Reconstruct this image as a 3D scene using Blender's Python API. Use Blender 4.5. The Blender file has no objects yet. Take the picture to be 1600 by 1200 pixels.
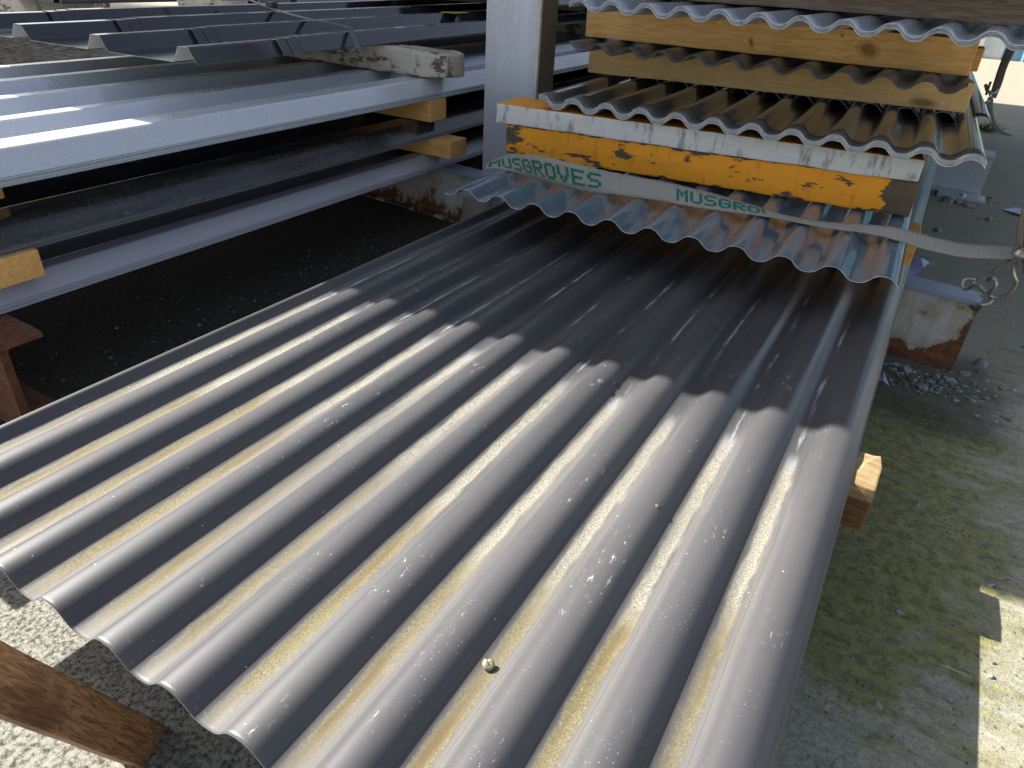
import bpy, bmesh, math, random
from mathutils import Vector, Matrix, noise as mnoise
random.seed(7)
R = math.radians
scene = bpy.context.scene
col = scene.collection
# ------------------------------------------------------------------ camera
CR = ((0.8618, -0.2969, 0.4112), (0.5048, 0.4237, -0.7521), (0.0490, 0.8558, 0.5150))
F = 1102.5
EYE = Vector((0, 0, 0.65))
cam_d = bpy.data.cameras.new('camera'); cam = bpy.data.objects.new('camera', cam_d); col.objects.link(cam)
m = Matrix(CR).to_4x4(); m.normalize()
q3 = Matrix(CR).to_quaternion(); q3.normalize()
cam.matrix_world = Matrix.Translation(EYE) @ q3.to_matrix().to_4x4()
cam_d.sensor_fit = 'HORIZONTAL'; cam_d.sensor_width = 36; cam_d.lens = F/1600*36
cam_d.clip_start = 0.01; cam_d.clip_end = 400
scene.camera = cam
# ------------------------------------------------------------------ light
SUN = Vector((-1, -0.045, 0.835)).normalized()
elev = math.asin(SUN.z); azim = math.atan2(SUN.x, SUN.y)
w = bpy.data.worlds.new('World'); scene.world = w; w.use_nodes = True
nt = w.node_tree; nt.nodes.clear()
sky = nt.nodes.new('ShaderNodeTexSky'); sky.sky_type = 'NISHITA'; sky.sun_disc = False
sky.sun_elevation = elev; sky.sun_rotation = azim; sky.air_density = 1.0; sky.dust_density = 1.6; sky.ozone_density = 1.0
bg = nt.nodes.new('ShaderNodeBackground'); bg.inputs['Strength'].default_value = 0.066
wo = nt.nodes.new('ShaderNodeOutputWorld')
hs = nt.nodes.new('ShaderNodeHueSaturation'); hs.inputs['Saturation'].default_value = 0.62
nt.links.new(sky.outputs[0], hs.inputs['Color']); nt.links.new(hs.outputs[0], bg.inputs[0]); nt.links.new(bg.outputs[0], wo.inputs[0])
sl = bpy.data.lights.new('sun', 'SUN'); sl.energy = 4.6; sl.angle = R(0.4); sl.color = (1.0, 0.955, 0.88)
so = bpy.data.objects.new('sun', sl); col.objects.link(so)
so.rotation_euler = SUN.to_track_quat('Z', 'Y').to_euler(); so.location = (-3, 0, 4)
scene.view_settings.view_transform = 'Standard'; scene.view_settings.look = 'None'
scene.view_settings.exposure = 1.72; scene.view_settings.gamma = 1.0
scene.render.engine = 'CYCLES'
scene.render.resolution_x = 1024; scene.render.resolution_y = 768
scene.cycles.max_bounces = 8

def at(px, py, X=None, Y=None, Z=None):
    """a measured point of the place: the sight line through a photo pixel met with a plane"""
    u, v = px-800, 600-py
    d = Vector((CR[0][0]*u+CR[0][1]*v-CR[0][2]*F, CR[1][0]*u+CR[1][1]*v-CR[1][2]*F, CR[2][0]*u+CR[2][1]*v-CR[2][2]*F))
    if X is not None: t = X/d.x
    elif Y is not None: t = Y/d.y
    else: t = (Z-EYE.z)/d.z
    return EYE + d*t

# ------------------------------------------------------------------ materials
class N:
    def __init__(s, name, rough=0.6, metal=0.0, spec=0.5):
        s.m = bpy.data.materials.new(name); s.m.use_nodes = True
        s.t = s.m.node_tree; s.b = s.t.nodes['Principled BSDF']
        s.b.inputs['Roughness'].default_value = rough; s.b.inputs['Metallic'].default_value = metal
        s.b.inputs['Specular IOR Level'].default_value = spec
        s.tc = s.t.nodes.new('ShaderNodeTexCoord')
    def n(s, ty, **kw):
        o = s.t.nodes.new(ty)
        for k, v in kw.items(): setattr(o, k, v)
        return o
    def put(s, sock, v):
        if hasattr(v, 'links') or isinstance(v, bpy.types.NodeSocket): s.t.links.new(v, sock)
        elif v is not None:
            try: sock.default_value = v
            except Exception: sock.default_value = (v, v, v)
    def obj(s, scale=(1, 1, 1), loc=(0, 0, 0), rot=(0, 0, 0), rnd=0.0):
        mp = s.n('ShaderNodeMapping'); s.t.links.new(s.tc.outputs['Object'], mp.inputs[0])
        mp.inputs['Scale'].default_value = scale; mp.inputs['Rotation'].default_value = rot
        mp.inputs['Location'].default_value = loc
        if rnd:
            oi = s.n('ShaderNodeObjectInfo')
            c = s.n('ShaderNodeCombineXYZ')
            for i in range(3): s.put(c.inputs[i], s.math('MULTIPLY', oi.outputs['Random'], rnd*(i+1.3)))
            s.t.links.new(c.outputs[0], mp.inputs['Location'])
        return mp.outputs[0]
    def noise(s, vec, scale=5, detail=4, rough=0.55, dist=0.0, out=0):
        o = s.n('ShaderNodeTexNoise'); s.put(o.inputs['Vector'], vec)
        o.inputs['Scale'].default_value = scale; o.inputs['Detail'].default_value = detail
        o.inputs['Roughness'].default_value = rough; o.inputs['Distortion'].default_value = dist
        return o.outputs[out]
    def vor(s, vec, scale=5, out='Distance', feature='F1', rnd=1.0):
        o = s.n('ShaderNodeTexVoronoi', feature=feature); s.put(o.inputs['Vector'], vec)
        o.inputs['Scale'].default_value = scale; o.inputs['Randomness'].default_value = rnd
        return o.outputs[out]
    def math(s, op, a, b=None, c=None, clamp=False):
        o = s.n('ShaderNodeMath', operation=op, use_clamp=clamp)
        s.put(o.inputs[0], a)
        if b is not None: s.put(o.inputs[1], b)
        if c is not None: s.put(o.inputs[2], c)
        return o.outputs[0]
    def step(s, v, lo, hi, a=0.0, b=1.0):
        o = s.n('ShaderNodeMapRange', interpolation_type='SMOOTHSTEP'); s.put(o.inputs['Value'], v)
        o.inputs['From Min'].default_value = lo; o.inputs['From Max'].default_value = hi
        o.inputs['To Min'].default_value = a; o.inputs['To Max'].default_value = b
        return o.outputs[0]
    def mix(s, f, a, b, mode='MIX'):
        o = s.n('ShaderNodeMix', data_type='RGBA', blend_type=mode)
        s.put(o.inputs['Factor'], f)
        for k, v in ((6, a), (7, b)):
            if isinstance(v, tuple) and len(v) == 3: v = (*v, 1)
            s.put(o.inputs[k], v)
        return o.outputs[2]
    def xyz(s, vec):
        o = s.n('ShaderNodeSeparateXYZ'); s.put(o.inputs[0], vec); return o.outputs
    def base(s, v):
        if isinstance(v, tuple) and len(v) == 3: v = (*v, 1)
        s.put(s.b.inputs['Base Color'], v)
    def rough(s, v): s.put(s.b.inputs['Roughness'], v)
    def bump(s, h, dist=0.001, strength=1.0):
        o = s.n('ShaderNodeBump'); s.put(o.inputs['Height'], h)
        o.inputs['Distance'].default_value = dist; o.inputs['Strength'].default_value = strength
        s.t.links.new(o.outputs[0], s.b.inputs['Normal'])

P = 0.0762; AMP = 0.0085
def mat_long_sheet():
    k = N('weathered_dark_grey_paint', spec=0.48)
    o = k.obj()
    x, y, z = k.xyz(o)
    u = k.math('DIVIDE', x, P)
    wob = k.math('MULTIPLY', k.math('SUBTRACT', k.noise(k.obj((1, .35, 1)), 14, 3), 0.5), 0.10)
    uu = k.math('ADD', k.math('ADD', u, 0.5), wob)
    d = k.math('ABSOLUTE', k.math('SUBTRACT', k.math('FRACT', uu), 0.5))       # 0 in a valley, .5 on a crest
    idx = k.math('FLOOR', k.math('ADD', u, 0.5))
    vrnd = k.noise(k.math('MULTIPLY', idx, 1.37), 3.1, 0)
    on = k.n('ShaderNodeTexWhiteNoise', noise_dimensions='1D'); k.put(on.inputs['W'], idx); rnd = on.outputs['Value']
    fine = k.noise(o, 520, 4, 0.85)
    med = k.noise(k.obj((1, .25, 1)), 90, 4, 0.65)
    # silt: yellow brown towards the viewer, paler further along
    yt = k.math('ADD', y, k.math('ADD', k.math('MULTIPLY', rnd, -0.13), k.math('MULTIPLY', k.noise(o, 60, 2), 0.03)))
    far = k.step(k.math('ADD', yt, k.math('MULTIPLY', k.math('SUBTRACT', med, .5), .10)), 0.215, 0.30)
    dens = k.noise(k.obj((1, .08, 1), rot=(0, 0, 0)), 26, 3)
    edge = k.math('ADD', k.math('MULTIPLY', k.math('SUBTRACT', med, .5), .16), k.math('MULTIPLY', k.math('SUBTRACT', fine, .5), .16))
    de = k.math('ADD', d, edge)
    silt = k.step(de, 0.120, 0.060)
    core = k.math('MULTIPLY', k.step(de, 0.075, 0.02), k.step(k.noise(k.obj((1, .15, 1)), 40, 3), .46, .66))
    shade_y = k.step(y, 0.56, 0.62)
    siltc = k.mix(core, (.19, .165, .085), (.125, .078, .018))
    siltc = k.mix(k.step(fine, .40, .62), siltc, (.09, .07, .035))
    dustc = k.mix(k.step(fine, .35, .62), (.09, .085, .072), (.36, .34, .27))
    dirtc = k.mix(far, siltc, dustc)
    amount = k.math('MULTIPLY', silt, k.step(dens, .28, .58, .25, .95))
    amount = k.math('MULTIPLY', amount, k.step(y, -0.005, 0.05, .25, 1))
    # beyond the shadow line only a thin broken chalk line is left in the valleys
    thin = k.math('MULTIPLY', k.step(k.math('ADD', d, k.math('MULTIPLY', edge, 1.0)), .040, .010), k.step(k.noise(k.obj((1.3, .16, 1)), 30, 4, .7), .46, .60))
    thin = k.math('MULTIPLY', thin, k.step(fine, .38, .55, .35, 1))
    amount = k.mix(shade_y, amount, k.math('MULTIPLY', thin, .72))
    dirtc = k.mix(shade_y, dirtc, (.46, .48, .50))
    # paint
    pv = k.noise(k.obj((1, .2, 1)), 9, 4)
    paint = k.mix(k.step(pv, .3, .7), (.051, .051, .056), (.073, .071, .073))
    paint = k.mix(k.math('MULTIPLY', k.step(fine, .55, .72), .16), paint, (.30, .29, .27))
    # dust film and tide line; film colour cut to darken the shaded end
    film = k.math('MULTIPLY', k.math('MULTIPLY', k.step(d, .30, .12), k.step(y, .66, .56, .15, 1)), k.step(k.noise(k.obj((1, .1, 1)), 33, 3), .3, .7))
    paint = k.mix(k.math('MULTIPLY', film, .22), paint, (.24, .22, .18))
    tide = k.math('SUBTRACT', 1, k.step(k.math('ABSOLUTE', k.math('SUBTRACT', k.math('ADD', d, k.math('MULTIPLY', edge, .15)), .165)), 0, .010))
    paint = k.mix(k.math('MULTIPLY', tide, .6), paint, (.035, .032, .03))
    c = k.mix(amount, paint, dirtc)
    # specks and scuffs
    sp = k.math('MULTIPLY', k.math('SUBTRACT', 1, k.step(k.vor(o, 260), .04, .12)), k.step(k.noise(o, 23, 2), .50, .64))
    sp2 = k.math('SUBTRACT', 1, k.step(k.vor(o, 42), .018, .034))
    warp = k.noise(o, 12, 2, out=1)
    wv = k.n('ShaderNodeMix', data_type='VECTOR'); wv.inputs[0].default_value = .05
    k.put(wv.inputs[4], o); k.put(wv.inputs[5], warp)
    scr = k.vor(k_map(k, wv.outputs[1], (1, .35, 1), (0, 0, 0.5)), 26, feature='DISTANCE_TO_EDGE')
    scr = k.math('MULTIPLY', k.math('SUBTRACT', 1, k.step(scr, .002, .010)), k.step(k.noise(o, 11, 2), .60, .68))
    scuff = k.math('MULTIPLY', k.math('MULTIPLY', k.step(k.noise(k.obj((3, 1, 1), rot=(0, 0, .5)), 75, 5, .75), .60, .68), k.step(k.noise(o, 9, 2), .52, .62)), k.step(d, .25, .38))
    marks = k.math('MAXIMUM', k.math('MAXIMUM', k.math('MULTIPLY', sp, .8), sp2), k.math('MAXIMUM', k.math('MULTIPLY', scr, .0), k.math('MULTIPLY', scuff, .5)))
    c = k.mix(marks, c, (.62, .62, .60))
    k.base(c)
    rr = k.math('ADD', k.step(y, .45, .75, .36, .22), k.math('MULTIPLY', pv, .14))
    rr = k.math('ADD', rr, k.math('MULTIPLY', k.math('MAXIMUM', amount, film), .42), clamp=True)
    k.rough(rr)
    hb = k.math('ADD', k.math('MULTIPLY', amount, k.math('ADD', .4, fine)), k.math('MULTIPLY', k.noise(k.obj((1, .4, 1)), 55, 3), .22))
    k.bump(hb, .0006, .55)
    return k.m
def k_map(k, v, scale, rot=(0, 0, 0)):
    mp = k.n('ShaderNodeMapping'); k.put(mp.inputs[0], v); mp.inputs['Scale'].default_value = scale; mp.inputs['Rotation'].default_value = rot
    return mp.outputs[0]

def mat_metal(name, colr, rough=.3, metal=0.0, dust=.15, spec=.5, streak=6, spark=0.0, coat=0.0, dustc=(.35, .33, .3), ax=1):
    k = N(name, rough, metal, spec)
    o = k.obj(rnd=3.1)
    st = k.noise(k.obj((1, .12, 1) if ax == 1 else (1, 1, .08), rnd=2.3), streak*4, 5, .65)
    dd = k.math('MULTIPLY', k.step(k.math('ADD', k.math('MULTIPLY', st, .6), k.math('MULTIPLY', k.noise(o, 140, 4, .7), .4)), .40, .72), dust)
    c = k.mix(dd, colr, dustc)
    sp = k.math('SUBTRACT', 1, k.step(k.vor(o, 60), .02, .05))
    sp = k.math('MULTIPLY', sp, k.step(k.noise(o, 7), .45, .6))
    c = k.mix(k.math('MULTIPLY', sp, .5), c, (.5, .5, .48))
    sm = k.math('MULTIPLY', k.step(k.noise(k.obj((2.2, .5, 1), rnd=5.1), 22, 6, .8), .60, .70), dust)
    c = k.mix(k.math('MULTIPLY', sm, 1.6, clamp=True), c, dustc)
    if spark:
        c = k.mix(k.math('MULTIPLY', k.step(k.noise(o, 500, 2, .8), .48, .60), spark), c, (.75, .78, .85))
    k.base(c)
    k.rough(k.math('ADD', rough, k.math('MULTIPLY', dd, .5), clamp=True))
    if coat: k.b.inputs['Coat Weight'].default_value = coat; k.b.inputs['Coat Roughness'].default_value = .1
    k.bump(k.noise(k.obj((1, .3, 1), rnd=1.7), 16, 3), .0012, .35)
    return k.m

def mat_wood(name, a, b, ring=22, knots=True, rough=.7, grain=1.0, tone=None, kn=()):
    k = N(name, rough, 0, .3)
    o = k.obj((.10, 1, 1), rnd=4.7)
    wv = k.n('ShaderNodeTexNoise'); k.put(wv.inputs['Vector'], o); wv.inputs['Scale'].default_value = 9; wv.inputs['Detail'].default_value = 2
    g = k.noise(o, ring*3.2, 3, .5, .6)
    rings = k.math('SINE', k.math('MULTIPLY', g, 34))
    fib = k.noise(k.obj((.05, 1, 1), rnd=4.7), 420, 3, .7)
    f = k.math('ADD', k.math('MULTIPLY', k.step(rings, -.9, 1), .55), k.math('MULTIPLY', k.step(fib, .3, .7), .45))
    c = k.mix(f, a, b)
    if knots:
        kd = k.vor(k.obj((.42, .9, .9), rnd=4.7), 3.1)
        kk = k.math('ADD', kd, k.math('MULTIPLY', k.noise(k.obj(rnd=2.), 40), .05))
        c = k.mix(k.step(kk, .12, .055), c, tuple(v*.22 for v in a))
        c = k.mix(k.math('MULTIPLY', k.step(kk, .24, .12), .45), c, tuple(v*.5 for v in a))
    for (kx, kz, rx, rz) in kn:
        X_, Y_, Z_ = k.xyz(k.obj())
        dx = k.math('DIVIDE', k.math('SUBTRACT', k.math('ADD', X_, k.math('MULTIPLY', Z_, .35)), kx), rx); dz = k.math('DIVIDE', k.math('SUBTRACT', Z_, kz), rz)
        dd = k.math('SQRT', k.math('ADD', k.math('MULTIPLY', dx, dx), k.math('MULTIPLY', dz, dz)))
        dd = k.math('ADD', dd, k.math('MULTIPLY', k.noise(k.obj(), 70, 3), .45))
        c = k.mix(k.step(dd, 1.5, .6), c, tuple(v*.42 for v in a))
        c = k.mix(k.math('MULTIPLY', k.math('MULTIPLY', k.step(k.math('SINE', k.math('MULTIPLY', dd, 11)), 0, 1), .35), k.step(dd, 2.4, .9)), c, tuple(v*.40 for v in a))
    st = k.step(k.noise(k.obj(rnd=3), 7, 4), .5, .75)
    c = k.mix(k.math('MULTIPLY', st, .35*grain), c, tuple(v*.45 for v in a))
    k.base(c)
    k.bump(k.math('ADD', fib, k.math('MULTIPLY', rings, .25)), .0006, .5)
    return k.m

def mat_paintwood(name, paint, under, chip=.5, dirt=(.1, .07, .04), rough=.6, grey=0.0, endw=1.0):
    k = N(name, rough, 0, .4)
    o = k.obj((.3, 1, 1), rnd=3.3)
    n1 = k.noise(o, 34, 6, .7); n2 = k.noise(k.obj((.06, 1, 1), rnd=1.1), 90, 4, .6)
    x, y, z = k.xyz(k.obj())
    chips = k.math('ADD', k.math('MULTIPLY', n1, .75), k.math('MULTIPLY', k.noise(k.obj(rnd=.7), 5, 2), .45))
    # edges and ends chip first (generated coordinate runs 0..1 over the board)
    gx, gy, gz = k.xyz(k.tc.outputs['Generated'])
    ends = k.math('ADD', k.step(gx, .11, 0.0, 0, 1.3), k.step(gx, .925, .975, 0, 2.2))
    low = k.math('ADD', k.step(gz, .16, 0.0), k.step(gz, .88, 1.0))
    chips = k.math('ADD', chips, k.math('ADD', k.math('MULTIPLY', ends, .13*endw), k.math('MULTIPLY', low, .05)))
    cm = k.step(chips, chip+.20, chip+.225)
    pc = k.mix(k.math('MULTIPLY', n2, .5), paint, tuple(v*.62 for v in paint))
    pc = k.mix(k.math('MULTIPLY', k.step(k.noise(k.obj((1, 1, .25), rnd=2.), 60, 4, .7), .52, .68), grey if grey else .25), pc, dirt)
    cr = k.vor(k.obj((.25, 1, 1), rnd=1.), 24, feature='DISTANCE_TO_EDGE')
    pc = k.mix(k.math('MULTIPLY', k.math('SUBTRACT', 1, k.step(cr, .002, .012)), k.step(k.noise(o, 12), .60, .72)), pc, dirt)
    uc = k.mix(n2, under, tuple(v*.4 for v in under))
    k.base(k.mix(cm, pc, uc))
    k.bump(k.math('SUBTRACT', k.math('MULTIPLY', n2, .5), k.math('MULTIPLY', cm, .8)), .0012, .6)
    return k.m

def mat_rust(name, paint, amount=.5, rust=((.20, .075, .028), (.085, .035, .02)), low=0.0, height=.148, rough=.55):
    k = N(name, rough, 0, .4)
    o = k.obj(rnd=1.0); x, y, z = k.xyz(k.obj())
    n1 = k.noise(o, 17, 6, .68); n2 = k.noise(o, 120, 5, .7); n3 = k.noise(k.obj((1, 1, .2)), 45, 4)
    v = k.math('ADD', k.math('MULTIPLY', n1, .7), k.math('MULTIPLY', n3, .3))
    if low: v = k.math('ADD', v, k.step(z, height*.42, 0.0, 0, low))
    v = k.math('ADD', v, k.step(x, -.05, -.003, 0, .16)) if low else v
    mk = k.step(v, 1-amount, 1-amount+.06)
    rc = k.mix(k.step(n2, .35, .65), rust[0], rust[1])
    rc = k.mix(k.math('MULTIPLY', k.step(n1, .5, .7), .5), rc, tuple(c*1.5 for c in rust[0]))
    pc = k.mix(k.math('MULTIPLY', k.noise(o, 30, 4), .5), paint, tuple(c*.6 for c in paint))
    pits = k.math('MULTIPLY', k.step(k.noise(o, 150, 3, .6), .64, .68), k.step(n1, .42, .55))
    pc = k.mix(pits, pc, (.03, .025, .02))
    halo = k.step(v, 1-amount-.12, 1-amount)
    pc = k.mix(k.math('MULTIPLY', halo, .6), pc, (.36, .27, .14))
    k.base(k.mix(mk, pc, rc))
    k.rough(k.math('ADD', .45, k.math('MULTIPLY', mk, .4)))
    k.bump(k.math('ADD', k.math('MULTIPLY', mk, k.math('ADD', .3, n2)), k.math('MULTIPLY', n2, .3)), .0015, .7)
    return k.m

def mat_ground():
    k = N('mossy_concrete', .85, 0, .2)
    o = k.obj(); x, y, z = k.xyz(o)
    big = k.noise(o, 2.3, 4); medn = k.noise(o, 9, 6, .70); fine = k.noise(o, 170, 6, .85); grit = k.vor(o, 260)
    streak = k.noise(k.obj((.35, 3.2, 1), rot=(0, 0, .22)), 11, 6, .75)
    sf = k.noise(k.obj((.25, 2.2, 1), rot=(0, 0, .3)), 60, 4, .7)
    grey = k.mix(k.step(fine, .35, .65), (.17, .17, .15), (.40, .39, .34))
    dry = k.mix(k.step(fine, .3, .7), (.22, .20, .15), (.36, .33, .26))
    c = k.mix(k.step(k.math('ADD', medn, k.math('MULTIPLY', sf, .3)), .5, .8), grey, k.mix(k.step(fine, .4, .6), (.25, .245, .215), (.50, .49, .43)))
    open_ = k.math('MULTIPLY', k.step(x, .10, .32), k.step(k.math('ADD', k.noise(k.obj((1, 2.6, 1), rot=(0, 0, .3)), 5, 5, .7), 0), .42, .62))
    c = k.mix(k.math('MULTIPLY', open_, .40), c, (.40, .395, .36))
    # moss: thickest in the damp strip along the sheets
    mossf = k.math('ADD', k.math('MULTIPLY', medn, .62), k.math('MULTIPLY', streak, .38))
    strip = k.math('MULTIPLY', k.step(x, .34, .10), k.math('MULTIPLY', k.step(y, 1.5, 1.15), k.step(k.math('ADD', y, k.math('MULTIPLY', k.math('SUBTRACT', medn, .5), .5)), .48, .86)))
    strip2 = k.math('MULTIPLY', k.step(x, .9, .15), k.step(y, 2.3, .9))
    spot = k.math('MULTIPLY', k.step(x, .26, .12), k.math('MULTIPLY', k.step(y, 1.0, .86), k.step(y, .55, .80)))
    mossf = k.math('ADD', mossf, k.math('ADD', k.math('MULTIPLY', k.math('ADD', strip, k.math('MULTIPLY', spot, .8)), .20), k.math('MULTIPLY', strip2, .025)))
    moss = k.math('MULTIPLY', k.step(mossf, .51, .70), k.step(k.math('ADD', k.math('MULTIPLY', fine, .6), k.math('MULTIPLY', sf, .4)), .38, .58, .22, 1))
    mossc = k.mix(k.step(k.noise(o, 60, 4, .7), .35, .65), (.125, .128, .030), (.35, .335, .085))
    sand = k.step(k.math('ADD', k.noise(k.obj(loc=(5, 2, 0)), 3.3, 4), k.math('MULTIPLY', fine, .3)), .58, .78)
    c = k.mix(k.math('MULTIPLY', sand, .6), c, (.37, .335, .235))
    c = k.mix(.22, c, (.34, .30, .19))
    c = k.mix(moss, c, mossc)
    # scuffed pale scratches
    sc = k.math('MULTIPLY', k.step(sf, .60, .68), k.step(k.noise(o, 6, 3), .46, .62))
    c = k.mix(k.math('MULTIPLY', sc, .75), c, (.52, .52, .49))
    sc2 = k.math('MULTIPLY', k.step(k.noise(k.obj((.18, 2.6, 1), rot=(0, 0, .45)), 34, 5, .8), .62, .68), k.step(k.noise(o, 3.1, 3), .5, .6))
    c = k.mix(k.math('MULTIPLY', sc2, .7), c, (.50, .50, .47))
    # aggregate specks
    c = k.mix(k.math('MULTIPLY', k.step(grit, .26, .12), .65), c, (.05, .05, .045))
    c = k.mix(k.math('MULTIPLY', k.math('MULTIPLY', k.step(k.vor(k.obj(loc=(1, 7, 0)), 95), .22, .12), k.step(medn, .45, .55)), .7), c, (.045, .045, .04))
    c = k.mix(k.math('MULTIPLY', k.step(k.vor(k.obj(loc=(3, 1, 0)), 170), .13, .06), .5), c, (.45, .45, .42))
    # dark wet grime under and between the racks; darker round the beam feet
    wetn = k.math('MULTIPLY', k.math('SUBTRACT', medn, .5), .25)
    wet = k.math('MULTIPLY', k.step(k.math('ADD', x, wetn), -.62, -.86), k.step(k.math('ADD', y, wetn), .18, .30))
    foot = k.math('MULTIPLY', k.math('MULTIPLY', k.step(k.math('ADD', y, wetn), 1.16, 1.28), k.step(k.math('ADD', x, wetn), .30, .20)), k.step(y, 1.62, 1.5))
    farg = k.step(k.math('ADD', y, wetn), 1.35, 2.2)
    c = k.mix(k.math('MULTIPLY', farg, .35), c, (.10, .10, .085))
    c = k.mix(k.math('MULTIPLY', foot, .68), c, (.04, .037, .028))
    far2 = k.step(y, 5.4, 6.2)
    c = k.mix(far2, c, dry)
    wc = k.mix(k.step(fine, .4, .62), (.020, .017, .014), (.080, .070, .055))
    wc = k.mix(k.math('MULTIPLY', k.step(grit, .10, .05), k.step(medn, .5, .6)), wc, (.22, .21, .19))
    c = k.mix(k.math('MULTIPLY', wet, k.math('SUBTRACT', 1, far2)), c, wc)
    # coarse pale concrete towards the near left
    nl = k.math('MULTIPLY', k.step(x, -.10, -.28), k.step(y, .32, .22))
    pale = k.mix(k.step(k.noise(o, 190, 5, .8), .36, .60), (.055, .058, .038), (.34, .33, .29))
    c = k.mix(nl, c, pale)
    k.base(c)
    k.rough(.88)
    k.bump(k.math('ADD', k.math('ADD', k.math('MULTIPLY', fine, 1.0), k.math('MULTIPLY', medn, .8)), k.math('MULTIPLY', moss, .5)), .004, .8)
    return k.m

def mat_strap():
    k = N('woven_webbing', .9, 0, .2)
    uv = k.tc.outputs['UV']; u, v, _ = k.xyz(uv)
    wv = k.math('ABSOLUTE', k.math('SINE', k.math('MULTIPLY', u, 900)))
    wv2 = k.math('ABSOLUTE', k.math('SINE', k.math('MULTIPLY', v, 75)))
    fz = k.noise(k.obj(), 420, 4, .8)
    f = k.math('ADD', k.math('MULTIPLY', wv, .45), k.math('ADD', k.math('MULTIPLY', wv2, .2), k.math('MULTIPLY', fz, .35)))
    k.base(k.mix(f, (.07, .065, .055), (.40, .375, .33)))
    k.bump(f, .001, .8)
    return k.m

def mat_simple(name, c1, c2, scale=20, rough=.6, metal=0, bump=.0006, spec=.5, trans=0.0, contrast=(.35, .65)):
    k = N(name, rough, metal, spec)
    n1 = k.noise(k.obj(rnd=2.), scale, 5, .65)
    k.base(k.mix(k.step(n1, *contrast), c1, c2))
    k.bump(n1, bump, .6)
    if trans: k.b.inputs['Transmission Weight'].default_value = trans
    return k.m

M = {}
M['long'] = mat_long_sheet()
M['edge_metal'] = mat_simple('bare_cut_edge', (.50, .54, .60), (.74, .78, .86), 90, .35, .25)
M['steel_blue'] = mat_metal('glossy_blue_grey_paint', (.10, .14, .175), .12, .10, .10, .5, 5, coat=.25)
M['dark_brown'] = mat_metal('dark_olive_paint', (.062, .060, .056), .15, .0, .14, .55, 6, coat=.3)
M['mid_grey'] = mat_metal('mid_grey_paint', (.15, .15, .155), .32, .0, .15)
M['pale_grey'] = mat_metal('pale_blue_grey_paint', (.34, .375, .43), .26, .2, .15)
M['black'] = mat_metal('near_black_paint', (.015, .015, .019), .13, .0, .16, .6)
M['navy_black'] = mat_metal('blue_black_paint', (.026, .027, .035), .13, .0, .05, .7)
M['lilac'] = mat_metal('lilac_grey_paint', (.32, .315, .365), .20, .0, .22)
M['silver'] = mat_metal('speckled_silver_blue_paint', (.50, .53, .58), .22, .25, .20, .6, 6, spark=.35)
M['cream'] = mat_simple('cream_backing_coat', (.52, .51, .44), (.60, .59, .52), 30, .5)
M['pine'] = mat_wood('fresh_pine', (.60, .31, .09), (.74, .43, .155))
M['pine_orange'] = mat_wood('orange_pine', (.55, .26, .065), (.70, .37, .12), 18)
M['pine_knot'] = mat_wood('knotty_pine', (.62, .345, .115), (.78, .49, .20), 18, False, kn=((.66, .030, .022, .016), (.415, .022, .006, .010), (.61, .052, .004, .004)))
M['pine_plain'] = mat_wood('plain_sawn_pine', (.66, .42, .17), (.80, .56, .27), 20, False, kn=((.80, .012, .03, .010),))
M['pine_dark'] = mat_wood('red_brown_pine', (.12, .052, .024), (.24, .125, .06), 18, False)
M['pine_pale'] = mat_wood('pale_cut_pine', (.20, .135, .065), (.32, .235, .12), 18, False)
M['old_wood'] = mat_wood('weathered_grey_timber', (.17, .115, .075), (.28, .22, .165), 16, False, .8)
M['brown_wood'] = mat_wood('wet_brown_timber', (.14, .058, .022), (.40, .22, .11), 60, False, .6, 2.4)
M['orange'] = mat_paintwood('chipped_orange_paint', (.86, .33, .012), (.12, .085, .05), .475, (.10, .045, .015))
M['white_wood'] = mat_paintwood('worn_white_paint', (.60, .60, .58), (.22, .18, .13), .58, (.16, .16, .15), grey=.75, endw=.25)
M['flaky_white'] = mat_paintwood('flaking_cream_paint', (.50, .46, .38), (.16, .11, .08), .455, (.13, .085, .06), grey=.6, endw=.1)
M['orange_top'] = mat_paintwood('orange_painted_top', (.86, .33, .012), (.12, .085, .05), .53, (.10, .045, .015), endw=0)
M['galv'] = mat_metal('galvanised_steel', (.46, .49, .56), .36, .45, .25, .5, 3, dustc=(.40, .36, .30))
M['galv_post'] = mat_metal('streaked_galvanised_steel', (.46, .49, .56), .36, .45, .55, .5, 5, dustc=(.34, .31, .27), ax=2)
M['galv_dark'] = mat_metal('stained_and_shaded_steel', (.13, .105, .085), .5, .2, .4, .4, 3, dustc=(.22, .16, .11))  # stain on the ratchet; on the post its dark stands for shade
M['cream_edge'] = mat_simple('cream_primer', (.50, .48, .38), (.60, .58, .48), 30, .6)
M['white_beam'] = mat_rust('rusting_white_paint', (.56, .57, .56), .40, low=.20)
M['white_beam_blue'] = mat_metal('worn_blue_grey_paint', (.26, .32, .42), .35, .2, .3, dustc=(.2, .12, .08))
M['rust'] = mat_rust('rusted_steel', (.16, .10, .08), .78, ((.19, .075, .03), (.09, .04, .028)))
M['silver_beam'] = mat_rust('silver_painted_steel', (.45, .48, .52), .26)
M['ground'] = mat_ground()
M['strap'] = mat_strap()
M['green'] = mat_simple('green_thread', (.0, .085, .052), (.005, .15, .10), 300, .9)
M['chain'] = mat_simple('worn_zinc', (.20, .18, .15), (.48, .47, .44), 60, .38, .7)
M['band'] = mat_simple('grey_plastic_band', (.045, .045, .055), (.08, .08, .095), 30, .35)
M['band_pale'] = mat_simple('pale_plastic_band', (.34, .34, .38), (.48, .48, .52), 30, .35)
M['stone'] = mat_simple('grey_stone', (.11, .115, .12), (.28, .29, .29), 90, .8)
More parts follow.
